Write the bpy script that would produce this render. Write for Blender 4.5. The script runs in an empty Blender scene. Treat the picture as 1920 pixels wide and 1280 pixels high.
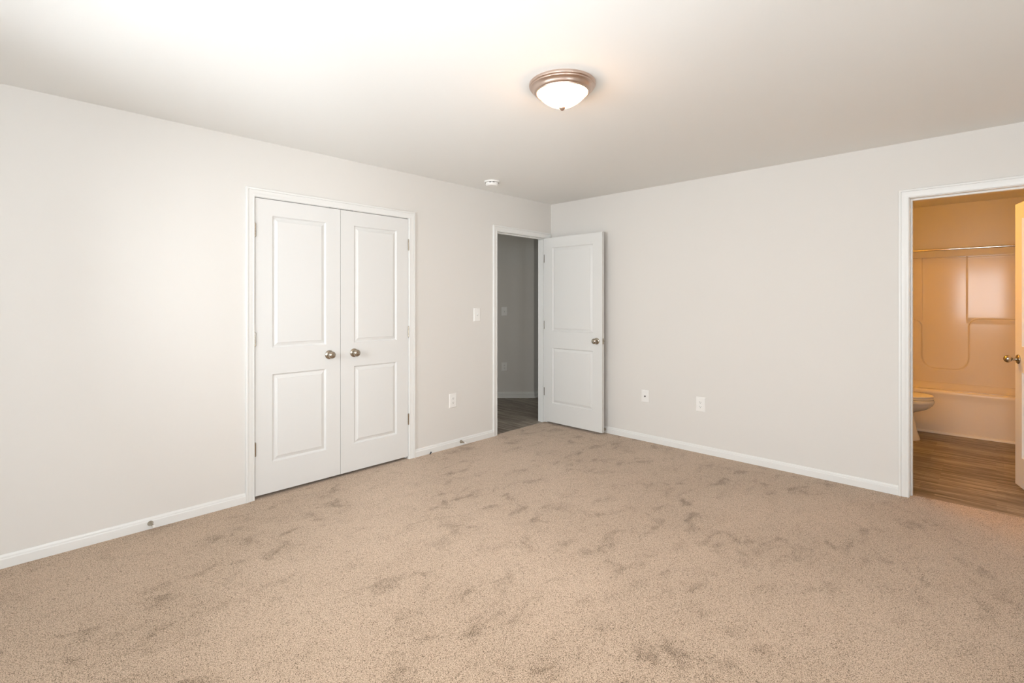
import bpy, bmesh, math, random
from mathutils import Vector, Matrix, noise
random.seed(7)
PI = math.pi
S = bpy.context.scene
COL = S.collection

# ------------------------------------------------------------------ camera
cam_data = bpy.data.cameras.new('camera')
cam = bpy.data.objects.new('camera', cam_data)
COL.objects.link(cam)
cam.location = (3.592, -4.352, 1.339)
cam.rotation_euler = (PI/2, 0, math.radians(44.0))
cam_data.sensor_width = 36.0
cam_data.lens = 932.7/1920*36
cam_data.shift_y = -73.5/1920
cam_data.clip_start = 0.02
S.camera = cam

# ------------------------------------------------------------------ view, world
S.view_settings.view_transform = 'Standard'
S.view_settings.look = 'None'
S.view_settings.gamma = 1
S.view_settings.use_curve_mapping = False
S.view_settings.exposure = 0.0
w = bpy.data.worlds.new('sky'); S.world = w
w.use_nodes = True
nt = w.node_tree
bg = nt.nodes['Background']
bg.inputs['Color'].default_value = (0.82, 0.91, 1.0, 1)
bg.inputs['Strength'].default_value = 4.0

# ------------------------------------------------------------------ lights
def area(name, loc, rot, sx, sy, power, col, spread=180):
    d = bpy.data.lights.new(name, 'AREA'); d.shape = 'RECTANGLE'
    d.size = sx; d.size_y = sy; d.energy = power; d.color = col
    d.spread = math.radians(spread)
    o = bpy.data.objects.new(name, d); COL.objects.link(o)
    o.location = loc; o.rotation_euler = rot
    return o
XR = 4.30      # right wall of the bedroom
YF = -4.95     # front wall, behind the camera
CH = 2.44      # ceiling height
# daylight entering through the two windows (one behind the camera, one to its right)
WIN1 = dict(x0=2.72, x1=4.02, z0=0.92, z1=2.08)
WIN_ADDED = dict(x0=0.75, x1=2.05, z0=0.92, z1=2.08)  # unseen extra window, added to spread light over the back wall
WIN2 = dict(y0=-4.80, y1=-3.20, z0=0.62, z1=2.08)
DAY = (0.90, 0.95, 1.0)
area('daylight_front', ((WIN1['x0']+WIN1['x1'])/2, YF-0.17, 1.5), (math.radians(90), 0, 0), 1.3, 1.16, 90, DAY)
area('fill_front_left', ((WIN_ADDED['x0']+WIN_ADDED['x1'])/2, YF-0.17, 1.5), (math.radians(90), 0, 0), 1.3, 1.16, 66, DAY)  # added fill behind the extra window, evens out the back wall
area('daylight_right', (XR+0.17, (WIN2['y0']+WIN2['y1'])/2, 1.35), (0, math.radians(90), 0), 1.46, 1.6, 90, DAY)
# unseen fill light added inside the closed hall to brighten it
area('hall_fill', (-2.72, -2.0, 1.3), (0, math.radians(-90), 0), 1.8, 1.2, 14, (0.97, 1.0, 0.93))

# ------------------------------------------------------------------ materials
MATS = {}
def mat(name, col, rough=0.5, metal=0.0, bump=None, coat=0.0, spec=0.5):
    if name in MATS: return MATS[name]
    m = bpy.data.materials.new(name); m.use_nodes = True
    n = m.node_tree.nodes; l = m.node_tree.links
    b = n['Principled BSDF']
    b.inputs['Base Color'].default_value = (*col, 1)
    b.inputs['Roughness'].default_value = rough
    b.inputs['Metallic'].default_value = metal
    b.inputs['Specular IOR Level'].default_value = spec
    b.inputs['Coat Weight'].default_value = coat
    b.inputs['Coat Roughness'].default_value = 0.06
    if bump:
        sc, st, dist = bump
        tc = n.new('ShaderNodeTexCoord'); nz = n.new('ShaderNodeTexNoise'); bp = n.new('ShaderNodeBump')
        nz.inputs['Scale'].default_value = sc; nz.inputs['Detail'].default_value = 3
        bp.inputs['Strength'].default_value = st; bp.inputs['Distance'].default_value = dist
        l.new(tc.outputs['Object'], nz.inputs['Vector']); l.new(nz.outputs['Fac'], bp.inputs['Height'])
        l.new(bp.outputs['Normal'], b.inputs['Normal'])
    MATS[name] = m
    return m
M_WALL = mat('wall_paint', (0.728, 0.702, 0.658), 0.75, bump=(260, 0.12, 0.001))
M_CEIL = mat('ceiling_paint', (0.86, 0.855, 0.825), 0.85, bump=(200, 0.12, 0.001))
M_TRIM = mat('trim_paint', (0.79, 0.785, 0.755), 0.38)
M_DOOR = mat('door_paint', (0.735, 0.73, 0.705), 0.42, bump=(120, 0.05, 0.001))
M_NICK = mat('satin_nickel', (0.42, 0.375, 0.31), 0.25, 1.0)
M_PINK = mat('warm_brushed_nickel', (0.60, 0.47, 0.40), 0.32, 1.0)
M_PLAS = mat('white_plastic', (0.86, 0.845, 0.81), 0.35)
M_DARK = mat('dark_slot', (0.02, 0.018, 0.015), 0.6)
M_STEEL = mat('dark_steel', (0.10, 0.09, 0.08), 0.4, 0.8)
M_FIBER = mat('gloss_fiberglass', (0.84, 0.775, 0.685), 0.13, spec=0.27)
M_PORC = mat('porcelain', (0.82, 0.81, 0.78), 0.10)
M_CHROME = mat('chrome', (0.75, 0.72, 0.68), 0.12, 1.0)
M_RUB = mat('black_rubber', (0.012, 0.02, 0.03), 0.5)
M_WOODW = mat('vanity_paint', (0.75, 0.74, 0.70), 0.4)
M_MIRROR = mat('mirror', (0.9, 0.9, 0.9), 0.02, 1.0)

def emit_mat(name, col, st):
    m = bpy.data.materials.new(name); m.use_nodes = True
    b = m.node_tree.nodes['Principled BSDF']
    b.inputs['Base Color'].default_value = (0.9, 0.88, 0.84, 1)
    b.inputs['Roughness'].default_value = 0.25
    b.inputs['Emission Color'].default_value = (*col, 1)
    b.inputs['Emission Strength'].default_value = st
    return m
M_DOME = emit_mat('lit_frosted_glass', (1.0, 0.50, 0.20), 34.0)
M_BULB = emit_mat('vanity_globe', (1.0, 0.42, 0.030), 96.0)
M_GLOW0 = mat('frosted_glass_unlit', (0.8, 0.79, 0.76), 0.25)

def glass_pane():
    m = bpy.data.materials.new('window_glass'); m.use_nodes = True
    n = m.node_tree.nodes; l = m.node_tree.links
    n.remove(n['Principled BSDF'])
    tr = n.new('ShaderNodeBsdfTransparent'); gl = n.new('ShaderNodeBsdfGlossy'); fr = n.new('ShaderNodeFresnel'); mx = n.new('ShaderNodeMixShader')
    gl.inputs['Roughness'].default_value = 0.01
    l.new(fr.outputs[0], mx.inputs[0]); l.new(tr.outputs[0], mx.inputs[1]); l.new(gl.outputs[0], mx.inputs[2])
    l.new(mx.outputs[0], n['Material Output'].inputs[0])
    return m
M_GLASS = glass_pane()

def carpet_mat():
    m = bpy.data.materials.new('beige_carpet'); m.use_nodes = True
    n = m.node_tree.nodes; l = m.node_tree.links
    b = n['Principled BSDF']; b.inputs['Roughness'].default_value = 1.0
    b.inputs['Specular IOR Level'].default_value = 0.1
    b.inputs['Sheen Weight'].default_value = 0.25
    b.inputs['Sheen Roughness'].default_value = 0.5
    tc = n.new('ShaderNodeTexCoord')
    def noise_n(scale, detail, rough=0.5, dist=0.0, vec=None):
        z = n.new('ShaderNodeTexNoise'); z.inputs['Scale'].default_value = scale
        z.inputs['Detail'].default_value = detail; z.inputs['Roughness'].default_value = rough
        z.inputs['Distortion'].default_value = dist
        l.new(vec if vec else tc.outputs['Object'], z.inputs['Vector']); return z
    def ramp(inp, *stops):
        r = n.new('ShaderNodeValToRGB'); e = r.color_ramp.elements
        e[0].position, e[0].color = stops[0][0], (*stops[0][1], 1)
        e[1].position, e[1].color = stops[-1][0], (*stops[-1][1], 1)
        for p, c in stops[1:-1]:
            k = e.new(p); k.color = (*c, 1)
        l.new(inp, r.inputs['Fac']); return r
    def math_n(op, a, bb):
        k = n.new('ShaderNodeMath'); k.operation = op
        for i, v in ((0, a), (1, bb)):
            if isinstance(v, (int, float)): k.inputs[i].default_value = v
            else: l.new(v, k.inputs[i])
        return k.outputs[0]
    # footprints / brushed pile: irregular darker patches
    mp = n.new('ShaderNodeMapping'); mp.inputs['Rotation'].default_value = (0, 0, math.radians(20))
    mp.inputs['Scale'].default_value = (1.6, 1.0, 1.0)
    l.new(tc.outputs['Object'], mp.inputs['Vector'])
    p1 = noise_n(5.2, 5.0, 0.60, 0.6, mp.outputs[0])
    patch = ramp(p1.outputs['Fac'], (0.50, (0, 0, 0)), (0.58, (0.30,)*3), (0.67, (1, 1, 1)))
    p2 = noise_n(1.3, 2, 0.5)
    big = ramp(p2.outputs['Fac'], (0.40, (0, 0, 0)), (0.60, (1, 1, 1)))
    # tufts
    v = n.new('ShaderNodeTexVoronoi'); v.inputs['Scale'].default_value = 260; v.inputs['Randomness'].default_value = 1.0
    wv = n.new('ShaderNodeVectorMath'); wv.operation = 'ADD'
    dn = noise_n(160, 1); sc = n.new('ShaderNodeVectorMath'); sc.operation = 'SCALE'; sc.inputs['Scale'].default_value = 0.010
    l.new(dn.outputs['Color'], sc.inputs[0]); l.new(tc.outputs['Object'], wv.inputs[0]); l.new(sc.outputs[0], wv.inputs[1])
    l.new(wv.outputs[0], v.inputs['Vector'])
    f1 = noise_n(330, 3, 0.75)
    # tuft tone = noise + voronoi distance + patches
    t = math_n('MULTIPLY', v.outputs['Distance'], 0.42)
    t = math_n('ADD', t, math_n('MULTIPLY', f1.outputs['Fac'], 1.0))
    pm = math_n('MULTIPLY', patch.outputs['Color'], math_n('ADD', math_n('MULTIPLY', big.outputs['Color'], 0.65), 0.35))
    t = math_n('ADD', t, math_n('MULTIPLY', pm, 0.095))
    t = math_n('ADD', t, math_n('MULTIPLY', big.outputs['Color'], 0.025))
    col = ramp(t, (0.57, (0.74, 0.565, 0.415)), (0.70, (0.63, 0.468, 0.335)), (0.785, (0.38, 0.268, 0.170)), (0.88, (0.14, 0.088, 0.048)))
    l.new(col.outputs['Color'], b.inputs['Base Color'])
    bp = n.new('ShaderNodeBump'); bp.inputs['Strength'].default_value = 0.55; bp.inputs['Distance'].default_value = 0.004
    inv = math_n('SUBTRACT', 1.0, t)
    l.new(inv, bp.inputs['Height']); l.new(bp.outputs['Normal'], b.inputs['Normal'])
    return m
M_CARPET = carpet_mat()

def plank_mat():
    m = bpy.data.materials.new('grey_vinyl_plank'); m.use_nodes = True
    n = m.node_tree.nodes; l = m.node_tree.links
    b = n['Principled BSDF']; b.inputs['Roughness'].default_value = 0.42
    b.inputs['Specular IOR Level'].default_value = 0.4
    tc = n.new('ShaderNodeTexCoord')
    br = n.new('ShaderNodeTexBrick')
    br.inputs['Scale'].default_value = 1.0
    br.inputs['Brick Width'].default_value = 1.22; br.inputs['Row Height'].default_value = 0.15
    br.inputs['Mortar Size'].default_value = 0.0012; br.inputs['Bias'].default_value = 0
    br.offset = 0.37; br.offset_frequency = 2
    br.inputs['Color1'].default_value = (0.0, 0, 0, 1); br.inputs['Color2'].default_value = (1, 1, 1, 1)
    br.inputs['Mortar'].default_value = (0.3, 0.3, 0.3, 1)
    l.new(tc.outputs['Object'], br.inputs['Vector'])
    # second, narrower strip pattern inside every plank
    br2 = n.new('ShaderNodeTexBrick')
    br2.inputs['Scale'].default_value = 1.0
    br2.inputs['Brick Width'].default_value = 0.55; br2.inputs['Row Height'].default_value = 0.03
    br2.inputs['Mortar Size'].default_value = 0.0; br2.offset = 0.43
    br2.inputs['Color1'].default_value = (0.0, 0, 0, 1); br2.inputs['Color2'].default_value = (1, 1, 1, 1)
    l.new(tc.outputs['Object'], br2.inputs['Vector'])
    mp = n.new('ShaderNodeMapping'); mp.inputs['Scale'].default_value = (0.8, 13, 1)
    l.new(tc.outputs['Object'], mp.inputs['Vector'])
    nz = n.new('ShaderNodeTexNoise'); nz.inputs['Scale'].default_value = 4.0; nz.inputs['Detail'].default_value = 6; nz.inputs['Roughness'].default_value = 0.65
    l.new(mp.outputs[0], nz.inputs['Vector'])
    def mth(op, a, c):
        k = n.new('ShaderNodeMath'); k.operation = op
        for i, v in ((0, a), (1, c)):
            if isinstance(v, (int, float)): k.inputs[i].default_value = v
            else: l.new(v, k.inputs[i])
        return k.outputs[0]
    t = mth('ADD', mth('MULTIPLY', nz.outputs['Fac'], 0.9), mth('MULTIPLY', br.outputs['Color'], 0.12))
    t = mth('ADD', t, mth('MULTIPLY', br2.outputs['Color'], 0.16))
    r = n.new('ShaderNodeValToRGB'); e = r.color_ramp.elements
    e[0].position = 0.40; e[0].color = (0.070, 0.055, 0.042, 1)
    e[1].position = 0.76; e[1].color = (0.40, 0.35, 0.29, 1)
    k = e.new(0.58); k.color = (0.205, 0.168, 0.133, 1)
    l.new(t, r.inputs['Fac']); l.new(r.outputs['Color'], b.inputs['Base Color'])
    return m
M_PLANK = plank_mat()

# ------------------------------------------------------------------ mesh helpers
def link(name, bm, m, parent=None, smooth=None):
    bmesh.ops.recalc_face_normals(bm, faces=bm.faces)
    me = bpy.data.meshes.new(name); bm.to_mesh(me); bm.free()
    me.materials.append(m)
    if smooth is not None:
        me.polygons.foreach_set('use_smooth', [True]*len(me.polygons))
        me.set_sharp_from_angle(angle=math.radians(smooth))
    o = bpy.data.objects.new(name, me); COL.objects.link(o)
    if parent: o.parent = parent
    return o
def tag(o, label, cat, group=None, kind=None):
    o['label'] = label; o['category'] = cat
    if group: o['group'] = group
    if kind: o['kind'] = kind
    return o
def struct(o, label, cat):
    return tag(o, label, cat, kind='structure')
def empty(name, loc, rot=(0, 0, 0)):
    o = bpy.data.objects.new(name, None); COL.objects.link(o)
    o.location = loc; o.rotation_euler = rot; o.empty_display_size = 0.05
    return o
def box(bm, a, b, bev=0.0, seg=2):
    x0, y0, z0 = [min(a[i], b[i]) for i in range(3)]; x1, y1, z1 = [max(a[i], b[i]) for i in range(3)]
    vs = [bm.verts.new(p) for p in ((x0,y0,z0),(x1,y0,z0),(x1,y1,z0),(x0,y1,z0),(x0,y0,z1),(x1,y0,z1),(x1,y1,z1),(x0,y1,z1))]
    fs = [bm.faces.new([vs[i] for i in f]) for f in ((3,2,1,0),(4,5,6,7),(0,1,5,4),(1,2,6,5),(2,3,7,6),(3,0,4,7))]
    if bev:
        es = list({e for f in fs for e in f.edges})
        bmesh.ops.bevel(bm, geom=es, offset=bev, segments=seg, affect='EDGES', profile=0.5)
def lathe(bm, prof, M=None, seg=32, cap=True):
    """prof: list of (r, h) revolved about +Z, then moved by matrix M."""
    M = M or Matrix.Identity(4)
    rings = []
    for r, h in prof:
        if r < 1e-6: rings.append([bm.verts.new(M @ Vector((0, 0, h)))])
        else: rings.append([bm.verts.new(M @ Vector((r*math.cos(2*PI*i/seg), r*math.sin(2*PI*i/seg), h))) for i in range(seg)])
    for A, B in zip(rings, rings[1:]):
        if len(A) == 1 and len(B) == 1: continue
        for i in range(seg):
            j = (i+1) % seg
            if len(A) == 1: bm.faces.new((A[0], B[i], B[j]))
            elif len(B) == 1: bm.faces.new((A[i], A[j], B[0]))
            else: bm.faces.new((A[i], A[j], B[j], B[i]))
    if cap:
        for R in (rings[0], rings[-1]):
            if len(R) > 1: bm.faces.new(R)
def mat_dir(loc, d):
    """matrix that sends +Z to direction d, at loc"""
    q = Vector((0, 0, 1)).rotation_difference(Vector(d).normalized())
    return Matrix.Translation(loc) @ q.to_matrix().to_4x4()
def sweep(bm, rows, closed=False):
    """rows: list of equal-length vertex rows -> quads"""
    R = [[bm.verts.new(p) for p in row] for row in rows]
    for A, B in zip(R, R[1:]):
        n = len(A)
        for i in range(n if closed else n-1):
            j = (i+1) % n
            bm.faces.new((A[i], A[j], B[j], B[i]))
    return R
def loft(bm, secs, seg=40, cap=True):
    """secs: (cx, cy, rx_front, rx_back, ry, z)"""
    rows = []
    for cx, cy, rf, rb, ry, z in secs:
        row = []
        for i in range(seg):
            a = 2*PI*i/seg; c, s = math.cos(a), math.sin(a)
            row.append((cx + (rf if c > 0 else rb)*c, cy + ry*s, z))
        rows.append(row)
    R = sweep(bm, rows, closed=True)
    if cap:
        bm.faces.new(R[0]); bm.faces.new(R[-1])

WT = 0.12  # wall thickness
def wall_boxes(bm, P, s0, s1, zt, holes, zb=-0.05):
    """P(s, d, z) -> world; holes = (a, b, zlow, zhigh)"""
    def bx(a, b, z0, z1):
        if b-a < 1e-5 or z1-z0 < 1e-5: return
        p, q = P(a, 0, z0), P(b, WT, z1); box(bm, p, q)
    cur = s0
    for a, b, z0, z1 in sorted(holes):
        bx(cur, a, zb, zt)
        bx(a, b, zb, z0); bx(a, b, z1, zt)
        cur = b
    bx(cur, s1, zb, zt)

# ------------------------------------------------------------------ openings
JT = 0.018
CL = (-3.139, -1.907, 2.053)        # closet opening along y (jamb faces), head height
EN = (-0.850, -0.080, 2.053)        # entry door
BA = (3.184, 3.905, 2.053)          # bathroom door along x

# ------------------------------------------------------------------ setting
PL = lambda s, d, z: (-d, s, z)         # left wall: s = y
PB = lambda s, d, z: (s, d, z)          # back wall: s = x
PR = lambda s, d, z: (XR+d, s, z)
PF = lambda s, d, z: (s, YF-d, z)
bm = bmesh.new()
wall_boxes(bm, PL, YF-WT, 0.0, CH, [(CL[0]-JT, CL[1]+JT, -0.05, CL[2]+JT), (EN[0]-JT, EN[1]+JT, -0.05, EN[2]+JT)])
struct(link('wall_left', bm, M_WALL), 'off-white painted wall holding the closet doors and the entry doorway', 'wall')
bm = bmesh.new()
wall_boxes(bm, PB, -WT, XR+WT, CH, [(BA[0]-JT, BA[1]+JT, -0.05, BA[2]+JT)])
struct(link('wall_back', bm, M_WALL), 'off-white painted wall between the open entry door and the bathroom doorway', 'wall')
bm = bmesh.new()
wall_boxes(bm, PR, YF-WT, 0.0, CH, [(WIN2['y0'], WIN2['y1'], WIN2['z0'], WIN2['z1'])])
struct(link('wall_right', bm, M_WALL), 'off-white painted wall with a wide window, right of the camera', 'wall')
bm = bmesh.new()
wall_boxes(bm, PF, 0.0, XR, CH, [(WIN1['x0'], WIN1['x1'], WIN1['z0'], WIN1['z1']), (WIN_ADDED['x0'], WIN_ADDED['x1'], WIN_ADDED['z0'], WIN_ADDED['z1'])])
struct(link('wall_front', bm, M_WALL), 'off-white painted wall with a window and an added window behind the camera', 'wall')
bm = bmesh.new(); box(bm, (-WT, YF-WT, CH), (XR+WT, 0.0, CH+0.1))
struct(link('ceiling', bm, M_CEIL), 'smooth white bedroom ceiling', 'ceiling')
bm = bmesh.new()
box(bm, (0, YF, -0.03), (XR, 0, 0))
box(bm, (-0.022, EN[0], -0.03), (0, EN[1], 0)); box(bm, (-0.75, CL[0], -0.03), (0, CL[1], 0)); box(bm, (BA[0], 0, -0.03), (BA[1], 0.075, 0))
struct(link('floor', bm, M_CARPET), 'beige frieze carpet with brushed pile marks', 'floor')

# hall beyond the entry door
HC = CH
def wall_seg(bm, a, b, t=0.1, h=CH, side=1):
    a = Vector((a[0], a[1], 0)); b = Vector((b[0], b[1], 0)); d = (b-a).normalized(); n = Vector((-d.y, d.x, 0))*t*side
    pts = [a, b, b+n, a+n]
    lo = [bm.verts.new((p.x, p.y, -0.05)) for p in pts]; hi = [bm.verts.new((p.x, p.y, h)) for p in pts]
    bm.faces.new(lo[::-1]); bm.faces.new(hi)
    for i in range(4):
        j = (i+1) % 4; bm.faces.new((lo[i], lo[j], hi[j], hi[i]))
hcx, hcy = -1.077, 0.930
hax, hay = hcx-1.75, hcy-1.75
bm = bmesh.new(); wall_seg(bm, (hcx, hcy), (hax, hay), side=-1)
struct(link('wall_hall', bm, M_WALL), 'angled grey-looking hall wall seen through the entry doorway', 'wall')
bm = bmesh.new(); wall_seg(bm, (hcx, hcy), (hcx, 2.7), side=1)
wall_seg(bm, (hcx-0.1, 2.7), (-WT, 2.7), side=1)
struct(link('wall_hall_end', bm, M_WALL), 'shaded hall wall running away past the angled hall wall', 'wall')
bm = bmesh.new(); wall_seg(bm, (-WT, 0.0), (-WT, 2.8), side=-1)
struct(link('wall_hall_right', bm, M_WALL), 'hall wall behind the bedroom corner', 'wall')
bm = bmesh.new(); wall_seg(bm, (hax, hay-2.6), (hax, hay), side=1)
wall_seg(bm, (hax-0.1, hay-2.6), (-0.86, hay-2.6), side=-1)
struct(link('wall_hall_left', bm, M_WALL), 'far wall of the hall out of sight left of the doorway', 'wall')
bm = bmesh.new(); box(bm, (hax-0.1, hay-2.7, CH), (-WT, 2.8, CH+0.1))
struct(link('ceiling_hall', bm, M_CEIL), 'white hall ceiling', 'ceiling')
bm = bmesh.new(); box(bm, (hax-0.1, hay-2.7, -0.06), (-0.022, 2.8, -0.010))
struct(link('floor_hall', bm, M_PLANK), 'grey wood-look plank floor of the hall', 'floor')

# closet interior box
bm = bmesh.new()
box(bm, (-0.86, -3.5, -0.009), (-0.76, -1.55, CH)); box(bm, (-0.76, -3.5, -0.009), (-WT, -3.4, CH)); box(bm, (-0.76, -1.65, -0.009), (-WT, -1.55, CH))
struct(link('wall_closet', bm, M_WALL), 'walls inside the closet behind its closed doors', 'wall')

# bathroom
BX0, BX1, BY1 = 2.40, 3.925, 3.085
bm = bmesh.new(); wall_seg(bm, (BX0, WT), (BX0, BY1+0.1), side=1)
struct(link('wall_bath_left', bm, M_WALL), 'bathroom wall behind the toilet', 'wall')
bm = bmesh.new(); wall_seg(bm, (BX1, WT), (BX1, BY1+0.1), side=-1)
struct(link('wall_bath_right', bm, M_WALL), 'bathroom wall behind the open bathroom door', 'wall')
bm = bmesh.new(); wall_seg(bm, (BX0, BY1), (BX1, BY1), side=1)
struct(link('wall_bath_back', bm, M_WALL), 'bathroom wall above the shower surround', 'wall')
bm = bmesh.new(); box(bm, (BX0-0.1, WT, CH), (BX1+0.1, BY1+0.1, CH+0.1))
struct(link('ceiling_bath', bm, M_CEIL), 'bathroom ceiling in warm light', 'ceiling')
bm = bmesh.new(); box(bm, (BX0-0.1, 0.075, -0.06), (BX1+0.1, BY1+0.1, -0.010))
struct(link('floor_bath', bm, M_PLANK), 'brown wood-look plank floor of the bathroom', 'floor')

# ------------------------------------------------------------------ casings, jambs, baseboards
CASP = [(0,0),(0,.008),(.003,.0105),(.0090,.0112),(.0098,.0078),(.0125,.0078),(.017,.0095),(.030,.0125),(.0395,.0130),(.0400,.0108),(.0425,.0108),(.0432,.0168),(.049,.0180),(.055,.0170),(.057,.0140),(.057,0)]
def casing(name, P, s0, s1, h, rev=0.003, label='', zb=-0.012):
    bm = bmesh.new(); rows = []
    for u, v in CASP:
        a = s0-rev-u; b = s1+rev+u; t = h+rev+u
        rows.append([P(a, -v, zb), P(a, -v, t), P(b, -v, t), P(b, -v, zb)])
    sweep(bm, rows)
    return struct(link(name, bm, M_TRIM, smooth=22), label, 'door trim')
casing('trim_1', PL, CL[0], CL[1], CL[2], label='white moulded casing around the closet double doors')
casing('trim_2', PL, EN[0], EN[1], EN[2], label='white moulded casing around the entry doorway')
casing('trim_3', PB, BA[0], BA[1], BA[2], label='white moulded casing around the bathroom doorway')
def jamb(name, P, s0, s1, h, st0, st1, label):
    bm = bmesh.new()
    def bx(a, b, d0, d1, z0, z1): box(bm, P(a, d0, z0), P(b, d1, z1))
    bx(s0-JT, s0, 0, WT, -0.04, h+JT); bx(s1, s1+JT, 0, WT, -0.04, h+JT); bx(s0, s1, 0, WT, h, h+JT)
    k = 0.011
    bx(s0, s0+k, st0, st1, -0.02, h); bx(s1-k, s1, st0, st1, -0.02, h); bx(s0+k, s1-k, st0, st1, h-k, h)
    return struct(link(name, bm, M_TRIM), label, 'door jamb')
jamb('trim_4', PL, CL[0], CL[1], CL[2], 0.040, 0.075, 'white jamb lining the closet opening')
jamb('trim_5', PL, EN[0], EN[1], EN[2], 0.040, 0.075, 'white jamb with door stop lining the entry doorway')
jamb('trim_6', PB, BA[0], BA[1], BA[2], 0.047, 0.082, 'white jamb with door stop lining the bathroom doorway')

BASP = [(.013,-.012),(.013,.044),(.0115,.047),(.0085,.049),(.0080,.057),(.0045,.0655),(0,.067)]
def baseboard(name, P, s0, s1, label, prof=BASP, dz=0.0):
    bm = bmesh.new()
    rows = [[P(s0, -v, z+dz), P(s1, -v, z+dz)] for v, z in prof]
    rows.append([P(s0, 0, -.012+dz), P(s1, 0, -.012+dz)]); rows.append([P(s0, -prof[0][0], -.012+dz), P(s1, -prof[0][0], -.012+dz)])
    sweep(bm, rows)
    return struct(link(name, bm, M_TRIM), label, 'baseboard')
cw = 0.060
baseboard('baseboard_left', PL, YF, CL[0]-cw, 'white baseboard on the left wall, left of the closet')
baseboard('baseboard_left', PL, CL[1]+cw, EN[0]-cw, 'short white baseboard between the closet and the entry doorway')
baseboard('baseboard_back', PB, 0.0, BA[0]-cw, 'white baseboard along the back wall')
baseboard('baseboard_back', PB, BA[1]+cw, XR, 'short white baseboard right of the bathroom doorway')
baseboard('baseboard_right', PR, YF, 0, 'white baseboard along the right wall')
baseboard('baseboard_front', PF, 0, XR, 'white baseboard behind the camera')
HB = [(.026,0),(.026,.008),(.020,.018),(.013,.021),(.013,.060),(.011,.064),(.008,.068),(.007,.076),(.003,.083),(0,.084)]
def base_path(name, pts, label):
    """baseboard along a floor polyline, room on the right-hand side of travel"""
    bm = bmesh.new(); V = [Vector((p[0], p[1], 0)) for p in pts]
    rows = []
    for v, z in HB:
        row = []
        for i, p in enumerate(V):
            ns = []
            if i > 0: d = (V[i]-V[i-1]).normalized(); ns.append(Vector((d.y, -d.x, 0)))
            if i < len(V)-1: d = (V[i+1]-V[i]).normalized(); ns.append(Vector((d.y, -d.x, 0)))
            n = sum(ns, Vector()).normalized(); k = 1/max(0.3, n.dot(ns[0]))
            q = p + n*v*k; row.append((q.x, q.y, z-0.010))
        rows.append(row)
    sweep(bm, rows)
    return struct(link(name, bm, M_TRIM), label, 'baseboard')
base_path('baseboard_hall', [(hax, hay), (hcx, hcy), (hcx, 2.7)], 'white baseboard with shoe moulding around the angled hall wall')

# ------------------------------------------------------------------ windows (behind and right of the camera)
def window(name, P, a, b, z0, z1, label):
    r = empty(name, P((a+b)/2, 0.06, z0)); inv = Matrix.Translation(-Vector(r.location))
    def lk(nm, bm, m):
        bm.transform(inv); return link(nm, bm, m, r)
    def bx(bm, s0, s1, d0, d1, q0, q1): box(bm, P(s0, d0, q0), P(s1, d1, q1))
    bm = bmesh.new(); t = 0.045
    bx(bm, a, a+t, 0.03, 0.10, z0, z1); bx(bm, b-t, b, 0.03, 0.10, z0, z1); bx(bm, a+t, b-t, 0.03, 0.10, z0, z0+t); bx(bm, a+t, b-t, 0.03, 0.10, z1-t, z1)
    lk('window_frame', bm, M_TRIM)
    m = (a+b)/2; zm = (z0+z1)/2
    bm = bmesh.new(); bx(bm, m-0.03, m+0.03, 0.035, 0.09, z0+t, z1-t)
    lk('mullion', bm, M_TRIM)
    for s0, s1 in ((a+t, m-0.03), (m+0.03, b-t)):
        bm = bmesh.new(); bx(bm, s0, s1, 0.05, 0.085, zm-0.02, zm+0.02); lk('sash_rail', bm, M_TRIM)
        bm = bmesh.new(); bx(bm, s0, s1, 0.066, 0.070, z0+t, zm-0.02); lk('pane', bm, M_GLASS)
        bm = bmesh.new(); bx(bm, s0, s1, 0.066, 0.070, zm+0.02, z1-t); lk('pane', bm, M_GLASS)
    bm = bmesh.new(); bx(bm, a-0.03, b+0.03, -0.03, 0.03, z0-0.02, z0+0.004); lk('window_sill', bm, M_TRIM)
    return struct(r, label, 'window')
window('window_1', PF, WIN1['x0'], WIN1['x1'], WIN1['z0'], WIN1['z1'], 'white framed double window behind the camera')
window('window_added', PF, WIN_ADDED['x0'], WIN_ADDED['x1'], WIN_ADDED['z0'], WIN_ADDED['z1'], 'added unseen white framed double window behind the camera, nearer the left wall')
window('window_2', PR, WIN2['y0'], WIN2['y1'], WIN2['z0'], WIN2['z1'], 'white framed wide window in the right wall')

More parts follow.
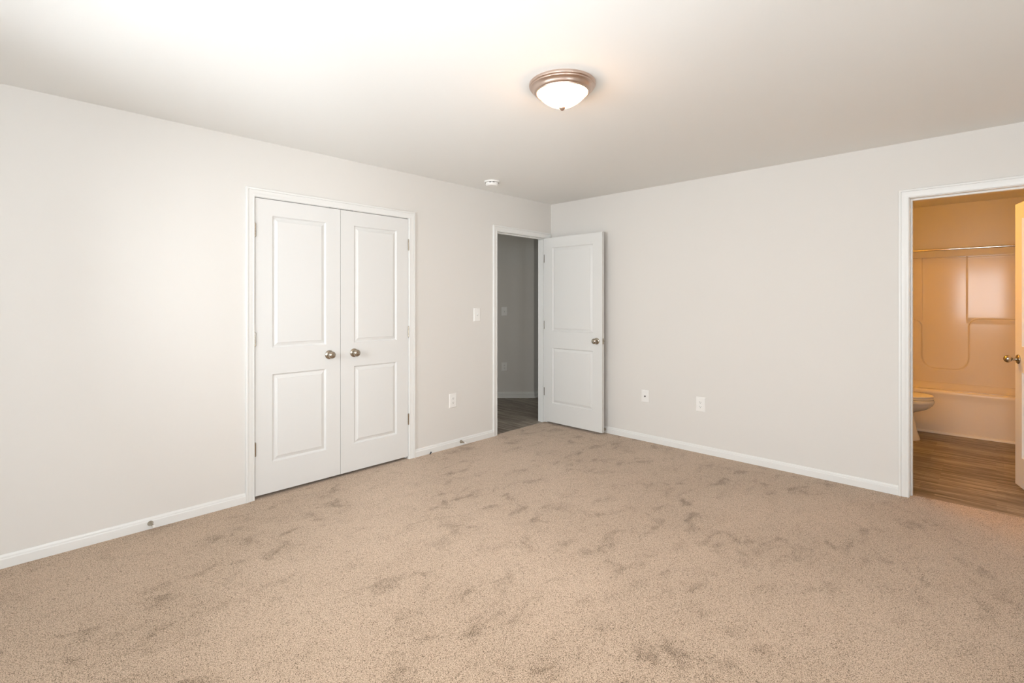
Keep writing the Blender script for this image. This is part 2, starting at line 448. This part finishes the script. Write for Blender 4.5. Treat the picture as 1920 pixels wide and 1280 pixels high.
# ------------------------------------------------------------------ doors
DT = 0.035
def door_mesh(W, z0, z1, stile=0.112):
    """slab: x 0..W, y 0..DT (front face at y=0 looks to -y), two moulded panels on both faces"""
    bm = bmesh.new()
    pans = [(stile, W-stile, 0.232, 0.840), (stile, W-stile, 1.022, 1.938)]
    prof = [(0, 0), (.004, .0060), (.008, .0100), (.011, .0115), (.014, .0112), (.034, .0040), (.0352, .0012), (.037, .0010)]
    for side in (0, 1):
        Y = (lambda d: d) if side == 0 else (lambda d: DT-d)
        xs = [0, stile, W-stile, W]; zs = [z0, .232, .840, 1.022, 1.938, z1]
        for i in range(3):
            for j in range(5):
                if i == 1 and j in (1, 3): continue
                q = [(xs[i], zs[j]), (xs[i+1], zs[j]), (xs[i+1], zs[j+1]), (xs[i], zs[j+1])]
                bm.faces.new([bm.verts.new((a, Y(0), c)) for a, c in q])
        for a, b, c, d in pans:
            rows = []
            for o, dep in prof:
                rows.append([(a+o, Y(dep), c+o), (b-o, Y(dep), c+o), (b-o, Y(dep), d-o), (a+o, Y(dep), d-o)])
            R = sweep(bm, rows, closed=True); bm.faces.new(R[-1])
    c = [(0, z0), (W, z0), (W, z1), (0, z1)]
    for i in range(4):
        j = (i+1) % 4
        bm.faces.new([bm.verts.new(p) for p in ((c[i][0], 0, c[i][1]), (c[j][0], 0, c[j][1]), (c[j][0], DT, c[j][1]), (c[i][0], DT, c[i][1]))])
    bmesh.ops.remove_doubles(bm, verts=bm.verts, dist=1e-5)
    return bm
ROSE = [(0, 0), (.0325, 0), (.0335, .002), (.0335, .005), (.031, .0085), (.026, .0105), (.018, .012), (.0135, .014)]
BALL = [(.0135, .012), (.0120, .016), (.0115, .026), (.0130, .030), (.020, .0345), (.0255, .040), (.0275, .047), (.0265, .054), (.022, .0595), (.014, .0625), (.0075, .0635), (.007, .0625), (0, .0625)]
def knob(parent, x, z, side, round_=False):
    """side -1: front (y=0) face, +1: back face"""
    y = 0 if side < 0 else DT
    M = mat_dir((x, y, z), (0, side, 0))
    bm = bmesh.new(); lathe(bm, ROSE, M, 40)
    r = link('knob_rose', bm, M_NICK, parent, smooth=40)
    b = BALL
    if round_:
        b = [(.0135, .012), (.0105, .016), (.0100, .034), (.0120, .038)] + [(.0265*math.sin(t), .0585-.0235*math.cos(t)) for t in [PI*k/14 for k in range(3, 14)]] + [(0, .082)]
    bm = bmesh.new(); lathe(bm, b, M, 40)
    k = link('door_knob', bm, M_NICK, parent, smooth=40)
    k['label'] = 'satin nickel round door knob'
    return k
def hinge(parent, x, y, z, leaf, L=0.089, name='hinge'):
    bm = bmesh.new()
    for i in range(5):
        z0 = z-L/2+i*L/5
        lathe(bm, [(0, z0), (.0059, z0), (.0062, z0+.0004), (.0062, z0+L/5-.0005), (.0059, z0+L/5-.0001), (0, z0+L/5-.0001)], Matrix.Translation((x, y, 0)), 14, cap=False)
    lathe(bm, [(0, z+L/2), (.0045, z+L/2), (.0045, z+L/2+.003), (.002, z+L/2+.005), (0, z+L/2+.005)], Matrix.Translation((x, y, 0)), 12, cap=False)
    lathe(bm, [(0, z-L/2-.004), (.0035, z-L/2-.003), (.0045, z-L/2), (0, z-L/2)], Matrix.Translation((x, y, 0)), 12, cap=False)
    box(bm, (leaf[0], leaf[1], z-L/2), (leaf[2], leaf[3], z+L/2))
    o = link(name, bm, M_NICK, parent, smooth=30)
    o['label'] = 'satin nickel hinge'
    return o
HZ = (1.829, 1.087, 0.341)
def door(name, loc, rotz, W, z0=0.022, z1=2.049, label=''):
    d = link(name, door_mesh(W, z0, z1), M_DOOR, smooth=None)
    d.location = loc; d.rotation_euler = (0, 0, rotz)
    return struct(d, label, 'door')
# closet: front face looks to +x. local x -> world +y needs rotz=+90 (front -y -> +x)
W1 = 0.6115
d1 = door('door_1', (-0.002, CL[0]+0.003, 0), PI/2, W1, label='left white two-panel closet door, closed, knob at its right edge')
knob(d1, W1-0.089, 0.945, -1)
for z in HZ: hinge(d1, -0.0015, -0.0055, z, (-0.0028, 0.0, 0.0, 0.030))
d2 = door('door_2', (-0.002, CL[1]-0.003-W1, 0), PI/2, W1, label='right white two-panel closet door, closed, knob at its left edge')
knob(d2, 0.110, 0.945, -1)
for z in HZ: hinge(d2, W1+0.0015, -0.0055, z, (W1, 0.0, W1+0.0028, 0.030))
for d, x in ((d1, W1-0.085), (d2, 0.045)):
    bm = bmesh.new(); box(bm, (x, -0.0005, 2.0485), (x+0.058, 0.024, 2.0525)); c = link('ball_catch', bm, M_STEEL, d)
# entry door: open 90 degrees, face looks to -y, hinge at x=0.005
W3 = 0.762
d3 = door('door_3', (0.005, -0.1175, 0), math.radians(-0.2), W3, label='white two-panel entry door standing open against the back wall')
knob(d3, W3-0.066, 0.945, -1); knob(d3, W3-0.066, 0.945, 1)
for z in HZ:
    o = hinge(d3, -0.004, DT+0.0035, z, (-0.0025, 0.002, 0.0, DT-0.001))
    bm = bmesh.new(); box(bm, (-0.040, 0.0360, z-0.0445), (-0.006, 0.0374, z+0.0445)); link('hinge_leaf', bm, M_NICK, o)
bm = bmesh.new(); box(bm, (W3-0.0005, 0.0055, 0.945-0.029), (W3+0.0012, 0.0295, 0.945+0.029), 0.0004, 1)
lp = link('latch_plate', bm, M_NICK, d3); lp['label'] = 'nickel latch plate on the door edge'
bm = bmesh.new(); box(bm, (W3, 0.011, 0.945-0.009), (W3+0.010, 0.024, 0.945+0.009), 0.002, 2)
link('latch_bolt', bm, M_NICK, lp)
# jamb hinge leaves of the entry door
# bathroom door: hinged at the right jamb, opens into the bathroom
W4 = 0.711
dirv = Vector((3.713-3.903, 0.800-0.118, 0)); ang = math.atan2(dirv.y, dirv.x)
# local +x along dirv; face y=0 (front, -y local) must look to world -x side
loc = Vector((3.903, 0.118, 0))
d4 = door('door_4', (0, 0, 0), ang, W4, label='white two-panel bathroom door swung open into the bathroom')
# front (-y local) points to right of travel (east); we want the visible west face flush through the measured line -> shift slab east
nrm = Vector((math.sin(ang), -math.cos(ang), 0))   # world direction of local -y
d4.location = loc + nrm*DT
knob(d4, W4-0.060, 0.930, 1, True); knob(d4, W4-0.060, 0.930, -1, True)
for z in HZ: hinge(d4, -0.006, DT*0+0.0, z, (-0.0025, 0.002, 0.0, DT-0.002))
bm = bmesh.new(); box(bm, (W4-0.0005, 0.0055, 0.93-0.029), (W4+0.0012, 0.0295, 0.93+0.029))
link('latch_plate', bm, M_NICK, d4)

# ------------------------------------------------------------------ wall plates
# local frame: plate lies in x (width) z (height), front toward -y
def plate_mesh(w, h, t=0.006):
    bm = bmesh.new(); i = 0.005
    rows = []
    for o, d in ((0, 0), (0, -0.002), (0.0015, -0.0038), (i, -t)):
        rows.append([(-w/2+o, d, -h/2+o), (w/2-o, d, -h/2+o), (w/2-o, d, h/2-o), (-w/2+o, d, h/2-o)])
    R = sweep(bm, rows, closed=True); bm.faces.new(R[-1]); bm.faces.new(R[0])
    return bm
def plate_thing(name, loc, rotz, label, cat, group, kind, w=0.080, h=0.126):
    r = empty(name, loc, (0, 0, rotz)); tag(r, label, cat, group)
    link('wall_plate', plate_mesh(w, h), M_PLAS, r)
    def screw(z):
        bm = bmesh.new(); lathe(bm, [(0, 0), (.0032, 0), (.0028, .0008), (0, .0010)], mat_dir((0, -0.006, z), (0, -1, 0)), 14, cap=False); link('screw', bm, M_PLAS, r, smooth=40)
    if kind == 'outlet':
        screw(0)
        for zc in (0.0195, -0.0195):
            bm = bmesh.new(); N = 28; pts = []
            for k in range(N):
                a = 2*PI*k/N; pts.append((0.0172*math.cos(a), max(-0.0135, min(0.0135, 0.0172*math.sin(a)))))
            R = sweep(bm, [[(p[0], -0.005, zc+p[1]) for p in pts], [(p[0], -0.0078, zc+p[1]) for p in pts], [(p[0]*.95, -0.0084, zc+p[1]*.95) for p in pts]], closed=True)
            bm.faces.new(R[-1]); f = link('receptacle', bm, M_PLAS, r)
            for sx, hh in ((-0.0064, 0.0085), (0.0064, 0.0070)):
                bm = bmesh.new(); box(bm, (sx-0.0013, -0.0087, zc+0.003-hh/2), (sx+0.0013, -0.0080, zc+0.003+hh/2)); link('slot', bm, M_DARK, f)
            bm = bmesh.new(); lathe(bm, [(0, 0), (.0026, 0), (.0026, .0007), (0, .0007)], mat_dir((0, -0.0081, zc-0.0075), (0, -1, 0)), 14, cap=False); link('slot', bm, M_DARK, f)
    elif kind == 'switch':
        screw(0.030); screw(-0.030)
        bm = bmesh.new(); box(bm, (-0.0049, -0.0064, -0.0092), (0.0049, -0.0055, 0.0092)); link('toggle_slot', bm, M_DARK, r)
        bm = bmesh.new()
        R = sweep(bm, [[(-.0046, -.005, -.008), (.0046, -.005, -.008), (.0046, -.005, .008), (-.0046, -.005, .008)],
                       [(-.0040, -.018, .002), (.0040, -.018, .002), (.0040, -.017, .0115), (-.0040, -.017, .0115)]], closed=True)
        bm.faces.new(R[-1]); link('toggle', bm, M_PLAS, r)
    elif kind == 'cable':
        screw(0.030); screw(-0.030)
        bm = bmesh.new(); lathe(bm, [(0, 0), (.0078, 0), (.0078, .0025), (.0046, .003), (.0046, .011), (.0030, .0112), (0, .009)], mat_dir((0, -0.006, 0), (0, -1, 0)), 6, cap=False)
        c = link('coax_jack', bm, M_STEEL, r); c['label'] = 'dark threaded coax jack'
    return r
plate_thing('wall_outlet', (0, -1.4225, 0.4305), PI/2, 'white duplex outlet low on the left wall, between closet and entry doorway', 'outlet', 'duplex outlets', 'outlet', 0.084, 0.130)
plate_thing('light_switch', (0, -1.123, 1.2195), PI/2, 'white toggle light switch on the bedroom wall left of the entry doorway', 'light switch', None, 'switch', 0.084, 0.130)
plate_thing('cable_plate', (1.18, 0, 0.4325), 0, 'white wall plate with a single dark coax jack on the back wall', 'cable outlet', None, 'cable', 0.078, 0.118)
plate_thing('wall_outlet', (1.725, 0, 0.430), 0, 'white duplex outlet on the back wall, right of the coax plate', 'outlet', 'duplex outlets', 'outlet', 0.084, 0.130)
# on the angled hall wall (front looks toward the camera): direction of wall (1,1); normal (1,-1)
def on_hall(px):
    # x on the wall line y = x + (hcy-hcx) seen through image column px
    f = 932.7; l = (px-960)/f; a = math.radians(44.0)
    rx = -math.sin(a)+math.cos(a)*l; ry = math.cos(a)+math.sin(a)*l
    k = hcy-hcx; t = (3.592+k+4.352)/(ry-rx)
    return 3.592+rx*t, -4.352+ry*t
hx, hy = on_hall(945.8)
plate_thing('light_switch', (hx, hy, 1.212), PI/4, 'shaded toggle light switch on the angled hall wall through the doorway', 'light switch', None, 'switch', 0.082, 0.126)
hx, hy = on_hall(946)
plate_thing('wall_outlet', (hx, hy, 0.428), PI/4, 'shaded duplex outlet on the angled hall wall through the doorway', 'outlet', 'duplex outlets', 'outlet', 0.082, 0.126)

# ------------------------------------------------------------------ door stops on the baseboards
def door_stop(loc, d, label):
    r = empty('door_stop', loc); tag(r, label, 'door stop', 'baseboard door stops')
    M = mat_dir((0, 0, 0), d)
    bm = bmesh.new(); lathe(bm, [(0, 0), (.0150, 0), (.0152, .003), (.0138, .006), (.0105, .016), (.0075, .030), (.0055, .048), (.0050, .058), (0, .058)], M, 24, cap=False)
    link('stop_base', bm, M_NICK, r, smooth=40)
    bm = bmesh.new(); lathe(bm, [(0, .056), (.0062, .056), (.0072, .059), (.0072, .068), (.0058, .072), (.0022, .0725), (.002, .070), (0, .070)], M, 20, cap=False)
    t = link('rubber_tip', bm, M_PLAS, r, smooth=40); t['label'] = 'white rubber tip'
    return r
door_stop((0.013, -3.722, 0.034), (1, 0.07, 0), 'nickel door stop with white tip on the baseboard left of the closet')
door_stop((0.013, -1.335, 0.036), (1, 0, 0), 'nickel door stop with white tip on the short baseboard right of the closet')
door_stop((0.728, -0.013, 0.036), (0, -1, 0), 'nickel door stop mostly hidden behind the edge of the open entry door')
# black cable end by the closet casing
bm = bmesh.new()
M = mat_dir((0.026, -1.700, -0.002), (0.25, 0.45, 1.0))
lathe(bm, [(0, 0), (.0052, 0), (.0052, .012), (.0044, .013), (.0044, .017), (.0060, .0175), (.0060, .024), (.0030, .0245), (0, .0245)], M, 12, cap=False)
tag(link('cable_end', bm, M_RUB, smooth=40), 'tiny black cable end poking out of the carpet beside the closet', 'cable')

# ------------------------------------------------------------------ ceiling light
FX, FY = 2.032, -2.372
r = empty('ceiling_light', (FX, FY, CH)); tag(r, 'lit flush-mount dome ceiling light with brushed nickel ring and finial', 'ceiling light')
D = mat_dir((0, 0, 0), (0, 0, -1))
bm = bmesh.new()
lathe(bm, [(.02, 0), (.164, 0), (.1670, .003), (.1675, .009), (.1660, .0145), (.1630, .0165), (.1605, .0175), (.1610, .0205), (.1600, .0235), (.1540, .0265), (.1490, .031), (.1450, .037), (.1420, .043), (.1380, .0465), (.1345, .0475), (.1335, .0505), (.1305, .0520), (.1275, .0505), (.1262, .046), (.1240, .040), (.02, .036)], D, 96, cap=False)
o = link('ring', bm, M_PINK, r, smooth=35); o['label'] = 'brushed nickel ring'
bm = bmesh.new()
pr = [(.1245*(1-(k/20)**1.35)**0.62, .045+.077*(k/20)) for k in range(0, 20)] + [(0, .1222)]
lathe(bm, pr, D, 96, cap=False)
o = link('glass_shade', bm, M_DOME, r, smooth=60); o['label'] = 'glowing frosted glass dome'
bm = bmesh.new()
lathe(bm, [(0, .117), (.0150, .117), (.0162, .1205), (.0150, .1250), (.0120, .1280), (.0095, .1315), (.0055, .1350), (0, .136)], D, 32, cap=False)
o = link('finial', bm, M_PINK, r, smooth=50); o['label'] = 'small nickel finial'

# smoke detector
r = empty('smoke_detector', (0.312, -1.217, CH)); tag(r, 'round white smoke detector on the ceiling near the entry doorway', 'smoke detector')
bm = bmesh.new(); lathe(bm, [(0, 0), (.070, 0), (.0715, .004), (.0700, .010), (.066, .0125), (.0, .0125)], D, 64, cap=False); link('mounting_base', bm, M_PLAS, r, smooth=35)
bm = bmesh.new(); lathe(bm, [(0, .012), (.0545, .012), (.0545, .0165), (0, .0165)], D, 48, cap=False); o = link('vent_gap', bm, M_DARK, r, smooth=35)
bm = bmesh.new(); lathe(bm, [(0, .0158), (.0585, .0158), (.0600, .019), (.0590, .028), (.0550, .038), (.0470, .0435), (.0440, .0420), (.020, .0440), (0, .0445)], D, 64, cap=False)
c = link('cover', bm, M_PLAS, r, smooth=35)
for k in range(12):
    a = 2*PI*k/12
    if k % 3 == 0: continue
    bm = bmesh.new(); box(bm, (-0.009, -0.0008, -0.0022), (0.009, 0.0012, 0.0022))
    bm.transform(Matrix.Translation((0.0592*math.sin(a), 0.0592*math.cos(a), -0.0185)) @ Matrix.Rotation(-a, 4, 'Z'))
    link('vent_slot', bm, M_DARK, c)

# ------------------------------------------------------------------ bathroom: tub and shower surround
r = empty('tub_shower', ((BX0+BX1)/2, 2.38, -0.01)); tag(r, 'glossy one-piece bathtub with moulded shower surround in the bathroom', 'bathtub')
TI = Matrix.Translation(-Vector(r.location))
TX0, TX1, TY0, TY1 = BX0+0.004, BX1-0.004, 2.372, 3.060
def sst(a, b, x):
    t = max(0, min(1, (x-a)/(b-a))); return t*t*(3-2*t)
def rbox(x, y, cx, cy, hx, hy, rad):
    qx = abs(x-cx)-hx+rad; qy = abs(y-cy)-hy+rad
    return math.hypot(max(qx, 0), max(qy, 0))+min(max(qx, qy), 0)-rad
def smin(a, b, k):
    h = max(k-abs(a-b), 0)/k; return min(a, b)-h*h*k*0.25
# surround back panel as a moulded sheet
bm = bmesh.new()
NX, NZ = 420, 360; Z0, Z1 = 0.432, 1.846
rows = []
for j in range(NZ+1):
    z = Z0+(Z1-Z0)*j/NZ; row = []
    for i in range(NX+1):
        x = TX0+(TX1-TX0)*i/NX
        dl = rbox(x, z, 2.40, 0.40, 0.606, 0.742, 0.085)
        dr = rbox(x, z, 4.00, 0.40, 0.594, 0.756, 0.085)
        ds = z-0.585
        d = smin(smin(dl, ds, 0.16), smin(dr, ds, 0.16), 0.02)
        low = 0.042*sst(0.007, -0.008, d)
        # thin vertical ribs running up from the pocket sides
        up = sst(1.10, 1.17, z)
        rib = up*(0.012*sst(0.006, -0.006, x-3.010) + 0.014*sst(-0.006, 0.006, x-3.391))
        # upper edge lip
        top = 0.010*sst(Z1-0.018, Z1-0.006, z)
        # corners curl forward
        rc = 0.07; e = min(x-TX0, TX1-x); cor = 0.0
        if e < rc: cor = rc-math.sqrt(max(0, rc*rc-(rc-e)**2))
        row.append((x, TY1+0.018-low-rib-top*0.4-cor, z))
    rows.append(row)
sweep(bm, rows)
# side panels
for x in (TX0+0.0005, TX1-0.0005):
    ys = [TY0+0.06, TY0+0.2, TY1-0.2, TY1-0.05]
    sweep(bm, [[(x, y, z) for y in ys] for z in (0.432, 0.6, 1.0, 1.846)])
# top flange
sweep(bm, [[(TX0, BY1-0.001, Z1), (TX1, BY1-0.001, Z1)], [(TX0, TY1-0.02, Z1), (TX1, TY1-0.02, Z1)]])
bm.transform(TI); o = link('surround', bm, M_FIBER, r, smooth=60); o['label'] = 'tall moulded shower wall panel with recessed pocket'
# tub
bm = bmesh.new(); rows = []
ys = [TY0+0.0 + 0.001*0]
prof_y = [(2.384, -0.010), (2.380, 0.05), (2.375, 0.20), (2.374, 0.33), (2.372, 0.375), (2.366, 0.395), (2.364, 0.412), (2.367, 0.426), (2.375, 0.4345), (2.388, 0.4375)]
NXT = 120
xs = [TX0+(TX1-TX0)*i/NXT for i in range(NXT+1)]
for y, z in prof_y: rows.append([(x, y, z) for x in xs])
NY = 60
for j in range(1, NY+1):
    y = 2.388+(TY1+0.02-2.388)*j/NY; row = []
    for x in xs:
        d = rbox(x, y, (TX0+TX1)/2-0.01, 2.735, 0.665, 0.275, 0.13)
        z = 0.4375-0.33*sst(0.012, -0.16, d)**0.8
        z -= 0.0
        row.append((x, y, z))
    rows.append(row)
sweep(bm, rows)
bm.transform(TI); link('tub', bm, M_FIBER, r, smooth=50)
bm = bmesh.new(); sweep(bm, [[(TX0, y, z), (TX1, y, z)] for y, z in ((2.366, -0.010), (2.366, 0.000), (2.370, 0.008), (2.377, 0.012), (2.384, 0.012))])
bm.transform(TI); o = link('caulk_bead', bm, M_TRIM, r, smooth=50); o['label'] = 'white bead along the foot of the tub'

# shower rod
r = empty('shower_rod', ((BX0+BX1)/2, 2.40, 1.880)); tag(r, 'straight metal shower curtain rod above the bathtub', 'shower rod')
RX = Matrix.Rotation(PI/2, 4, 'Y')
bm = bmesh.new(); lathe(bm, [(.0127, -0.758), (.0127, 0.02)], RX, 24); link('rod', bm, M_CHROME, r, smooth=40)
bm = bmesh.new(); lathe(bm, [(.0113, 0.02), (.0113, 0.757)], RX, 24); link('inner_rod', bm, M_CHROME, r, smooth=40)
for s in (-1, 1):
    bm = bmesh.new(); lathe(bm, [(0, 0), (.030, 0), (.030, .004), (.020, .012), (.015, .022), (0, .022)], mat_dir((s*0.7625, 0, 0), (-s, 0, 0)), 28, cap=False); link('end_flange', bm, M_CHROME, r, smooth=40)

# toilet (bowl points to +x)
TYc = 1.93
r = empty('toilet', (2.80, TYc, -0.01)); tag(r, 'white toilet with closed lid beside the bathtub', 'toilet')
TI = Matrix.Translation(-Vector(r.location))
def tl(name, bm, m=M_PORC, par=None, sm=45):
    bm.transform(TI); return link(name, bm, m, par or r, smooth=sm)
cx = 2.90
bm = bmesh.new()
secs = []
for z, tip, back, ry in ((-0.010, 3.082, 2.50, .118), (0.0, 3.085, 2.50, .120), (0.02, 3.078, 2.50, .116), (0.07, 3.062, 2.51, .104), (0.14, 3.048, 2.52, .098), (0.20, 3.036, 2.53, .098), (0.240, 3.030, 2.54, .104), (0.262, 3.045, 2.55, .116), (0.274, 3.082, 2.555, .132), (0.290, 3.122, 2.56, .150), (0.312, 3.156, 2.57, .166), (0.335, 3.178, 2.58, .178), (0.352, 3.186, 2.58, .182), (0.354, 3.187, 2.58, .185), (0.372, 3.192, 2.58, .187), (0.389, 3.188, 2.58, .184), (0.392, 3.176, 2.58, .178)):
    secs.append((cx, TYc, tip-cx, cx-back, ry, z))
loft(bm, secs, 56); tl('bowl', bm)
def slab(z0, z1, tip, back, ry, name, mt):
    bm = bmesh.new(); s = []
    for z, k in ((z0, .004), (z0+.002, .001), ((z0+z1)/2, 0), (z1-.004, .001), (z1-.001, .006), (z1, .016)):
        s.append((cx, TYc, tip-cx-k, cx-back-k, ry-k, z))
    loft(bm, s, 56); return tl(name, bm, mt)
slab(0.396, 0.412, 3.184, 2.70, 0.182, 'seat', M_PLAS)
slab(0.4145, 0.434, 3.186, 2.68, 0.184, 'lid', M_PLAS)
bm = bmesh.new(); box(bm, (2.425, TYc-0.235, 0.36), (2.625, TYc+0.235, 0.72), 0.02, 3); tk = tl('tank', bm)
bm = bmesh.new(); box(bm, (2.415, TYc-0.245, 0.722), (2.635, TYc+0.245, 0.752), 0.008, 3); tl('tank_lid', bm)
bm = bmesh.new(); box(bm, (2.626, TYc-0.20, 0.66), (2.640, TYc-0.12, 0.672), 0.003, 2); tl('flush_lever', bm, M_CHROME)
bm = bmesh.new(); box(bm, (2.44, TYc-0.10, 0.25), (2.62, TYc+0.10, 0.3595), 0.02, 2); tl('tank_support', bm)

# bathroom ceiling disc above the tub
r = empty('flush_ceiling_disc', (3.27, 2.30, CH)); tag(r, 'flat round unlit fixture on the bathroom ceiling', 'ceiling fixture')
bm = bmesh.new(); lathe(bm, [(0, 0), (.118, 0), (.120, .003), (.116, .009), (.100, .011), (0, .011)], D, 64, cap=False); link('trim_ring', bm, M_PLAS, r, smooth=35)
bm = bmesh.new(); lathe(bm, [(.098, .0105), (.090, .018), (.06, .025), (0, .028)], D, 64, cap=False); link('lens', bm, M_GLOW0, r, smooth=60)

# vanity with mirror and light on the bathroom's left wall (source of the warm light)
VY = 0.82
r = empty('vanity_cabinet', (2.66, VY, -0.01)); tag(r, 'white vanity cabinet on the bathroom left wall, before the toilet', 'vanity')
TI = Matrix.Translation(-Vector(r.location))
bm = bmesh.new(); box(bm, (2.402, VY-0.38, 0.09), (2.90, VY+0.38, 0.80)); box(bm, (2.402, VY-0.38, -0.01), (2.84, VY+0.38, 0.09)); bm.transform(TI); link('body', bm, M_WOODW, r)
for s in (-1, 1):
    bm = bmesh.new(); a, b = sorted((VY+s*0.01, VY+s*0.37)); box(bm, (2.90, a, 0.12), (2.918, b, 0.78), 0.003, 1); bm.transform(TI); dd = link('cabinet_door', bm, M_WOODW, r)
    bm = bmesh.new(); lathe(bm, [(0, 0), (.006, 0), (.006, .012), (.014, .018), (.012, .026), (0, .028)], mat_dir((2.918, VY+s*0.04, 0.66), (1, 0, 0)), 20, cap=False); bm.transform(TI); link('knob', bm, M_NICK, dd, smooth=40)
bm = bmesh.new(); box(bm, (2.402, VY-0.40, 0.80), (2.95, VY+0.40, 0.835), 0.006, 2); box(bm, (2.402, VY-0.40, 0.835), (2.42, VY+0.40, 0.92)); bm.transform(TI); link('countertop', bm, M_PORC, r)
bm = bmesh.new(); box(bm, (2.401, VY-0.36, 1.00), (2.407, VY+0.36, 1.85)); tag(link('wall_mirror', bm, M_MIRROR), 'frameless mirror above the vanity', 'mirror')
r = empty('vanity_light', (2.40, VY, 2.02)); tag(r, 'lit three-globe bar light above the vanity mirror', 'wall light')
bm = bmesh.new(); box(bm, (0.001, -0.28, -0.05), (0.03, 0.28, 0.05), 0.006, 2); link('back_bar', bm, M_NICK, r)
for k in (-1, 0, 1):
    bm = bmesh.new(); lathe(bm, [(0, 0), (.03, 0), (.026, .03), (0, .03)], mat_dir((0.03, k*0.19, 0), (1, 0, 0)), 24, cap=False); c = link('socket', bm, M_NICK, r, smooth=40)
    bm = bmesh.new(); lathe(bm, [(0, -.055)] + [(.055*math.sin(PI*i/14), -.055*math.cos(PI*i/14)) for i in range(1, 14)] + [(0, .055)], Matrix.Translation((0.112, k*0.19, 0)), 28, cap=False); link('globe', bm, M_BULB, r, smooth=60)
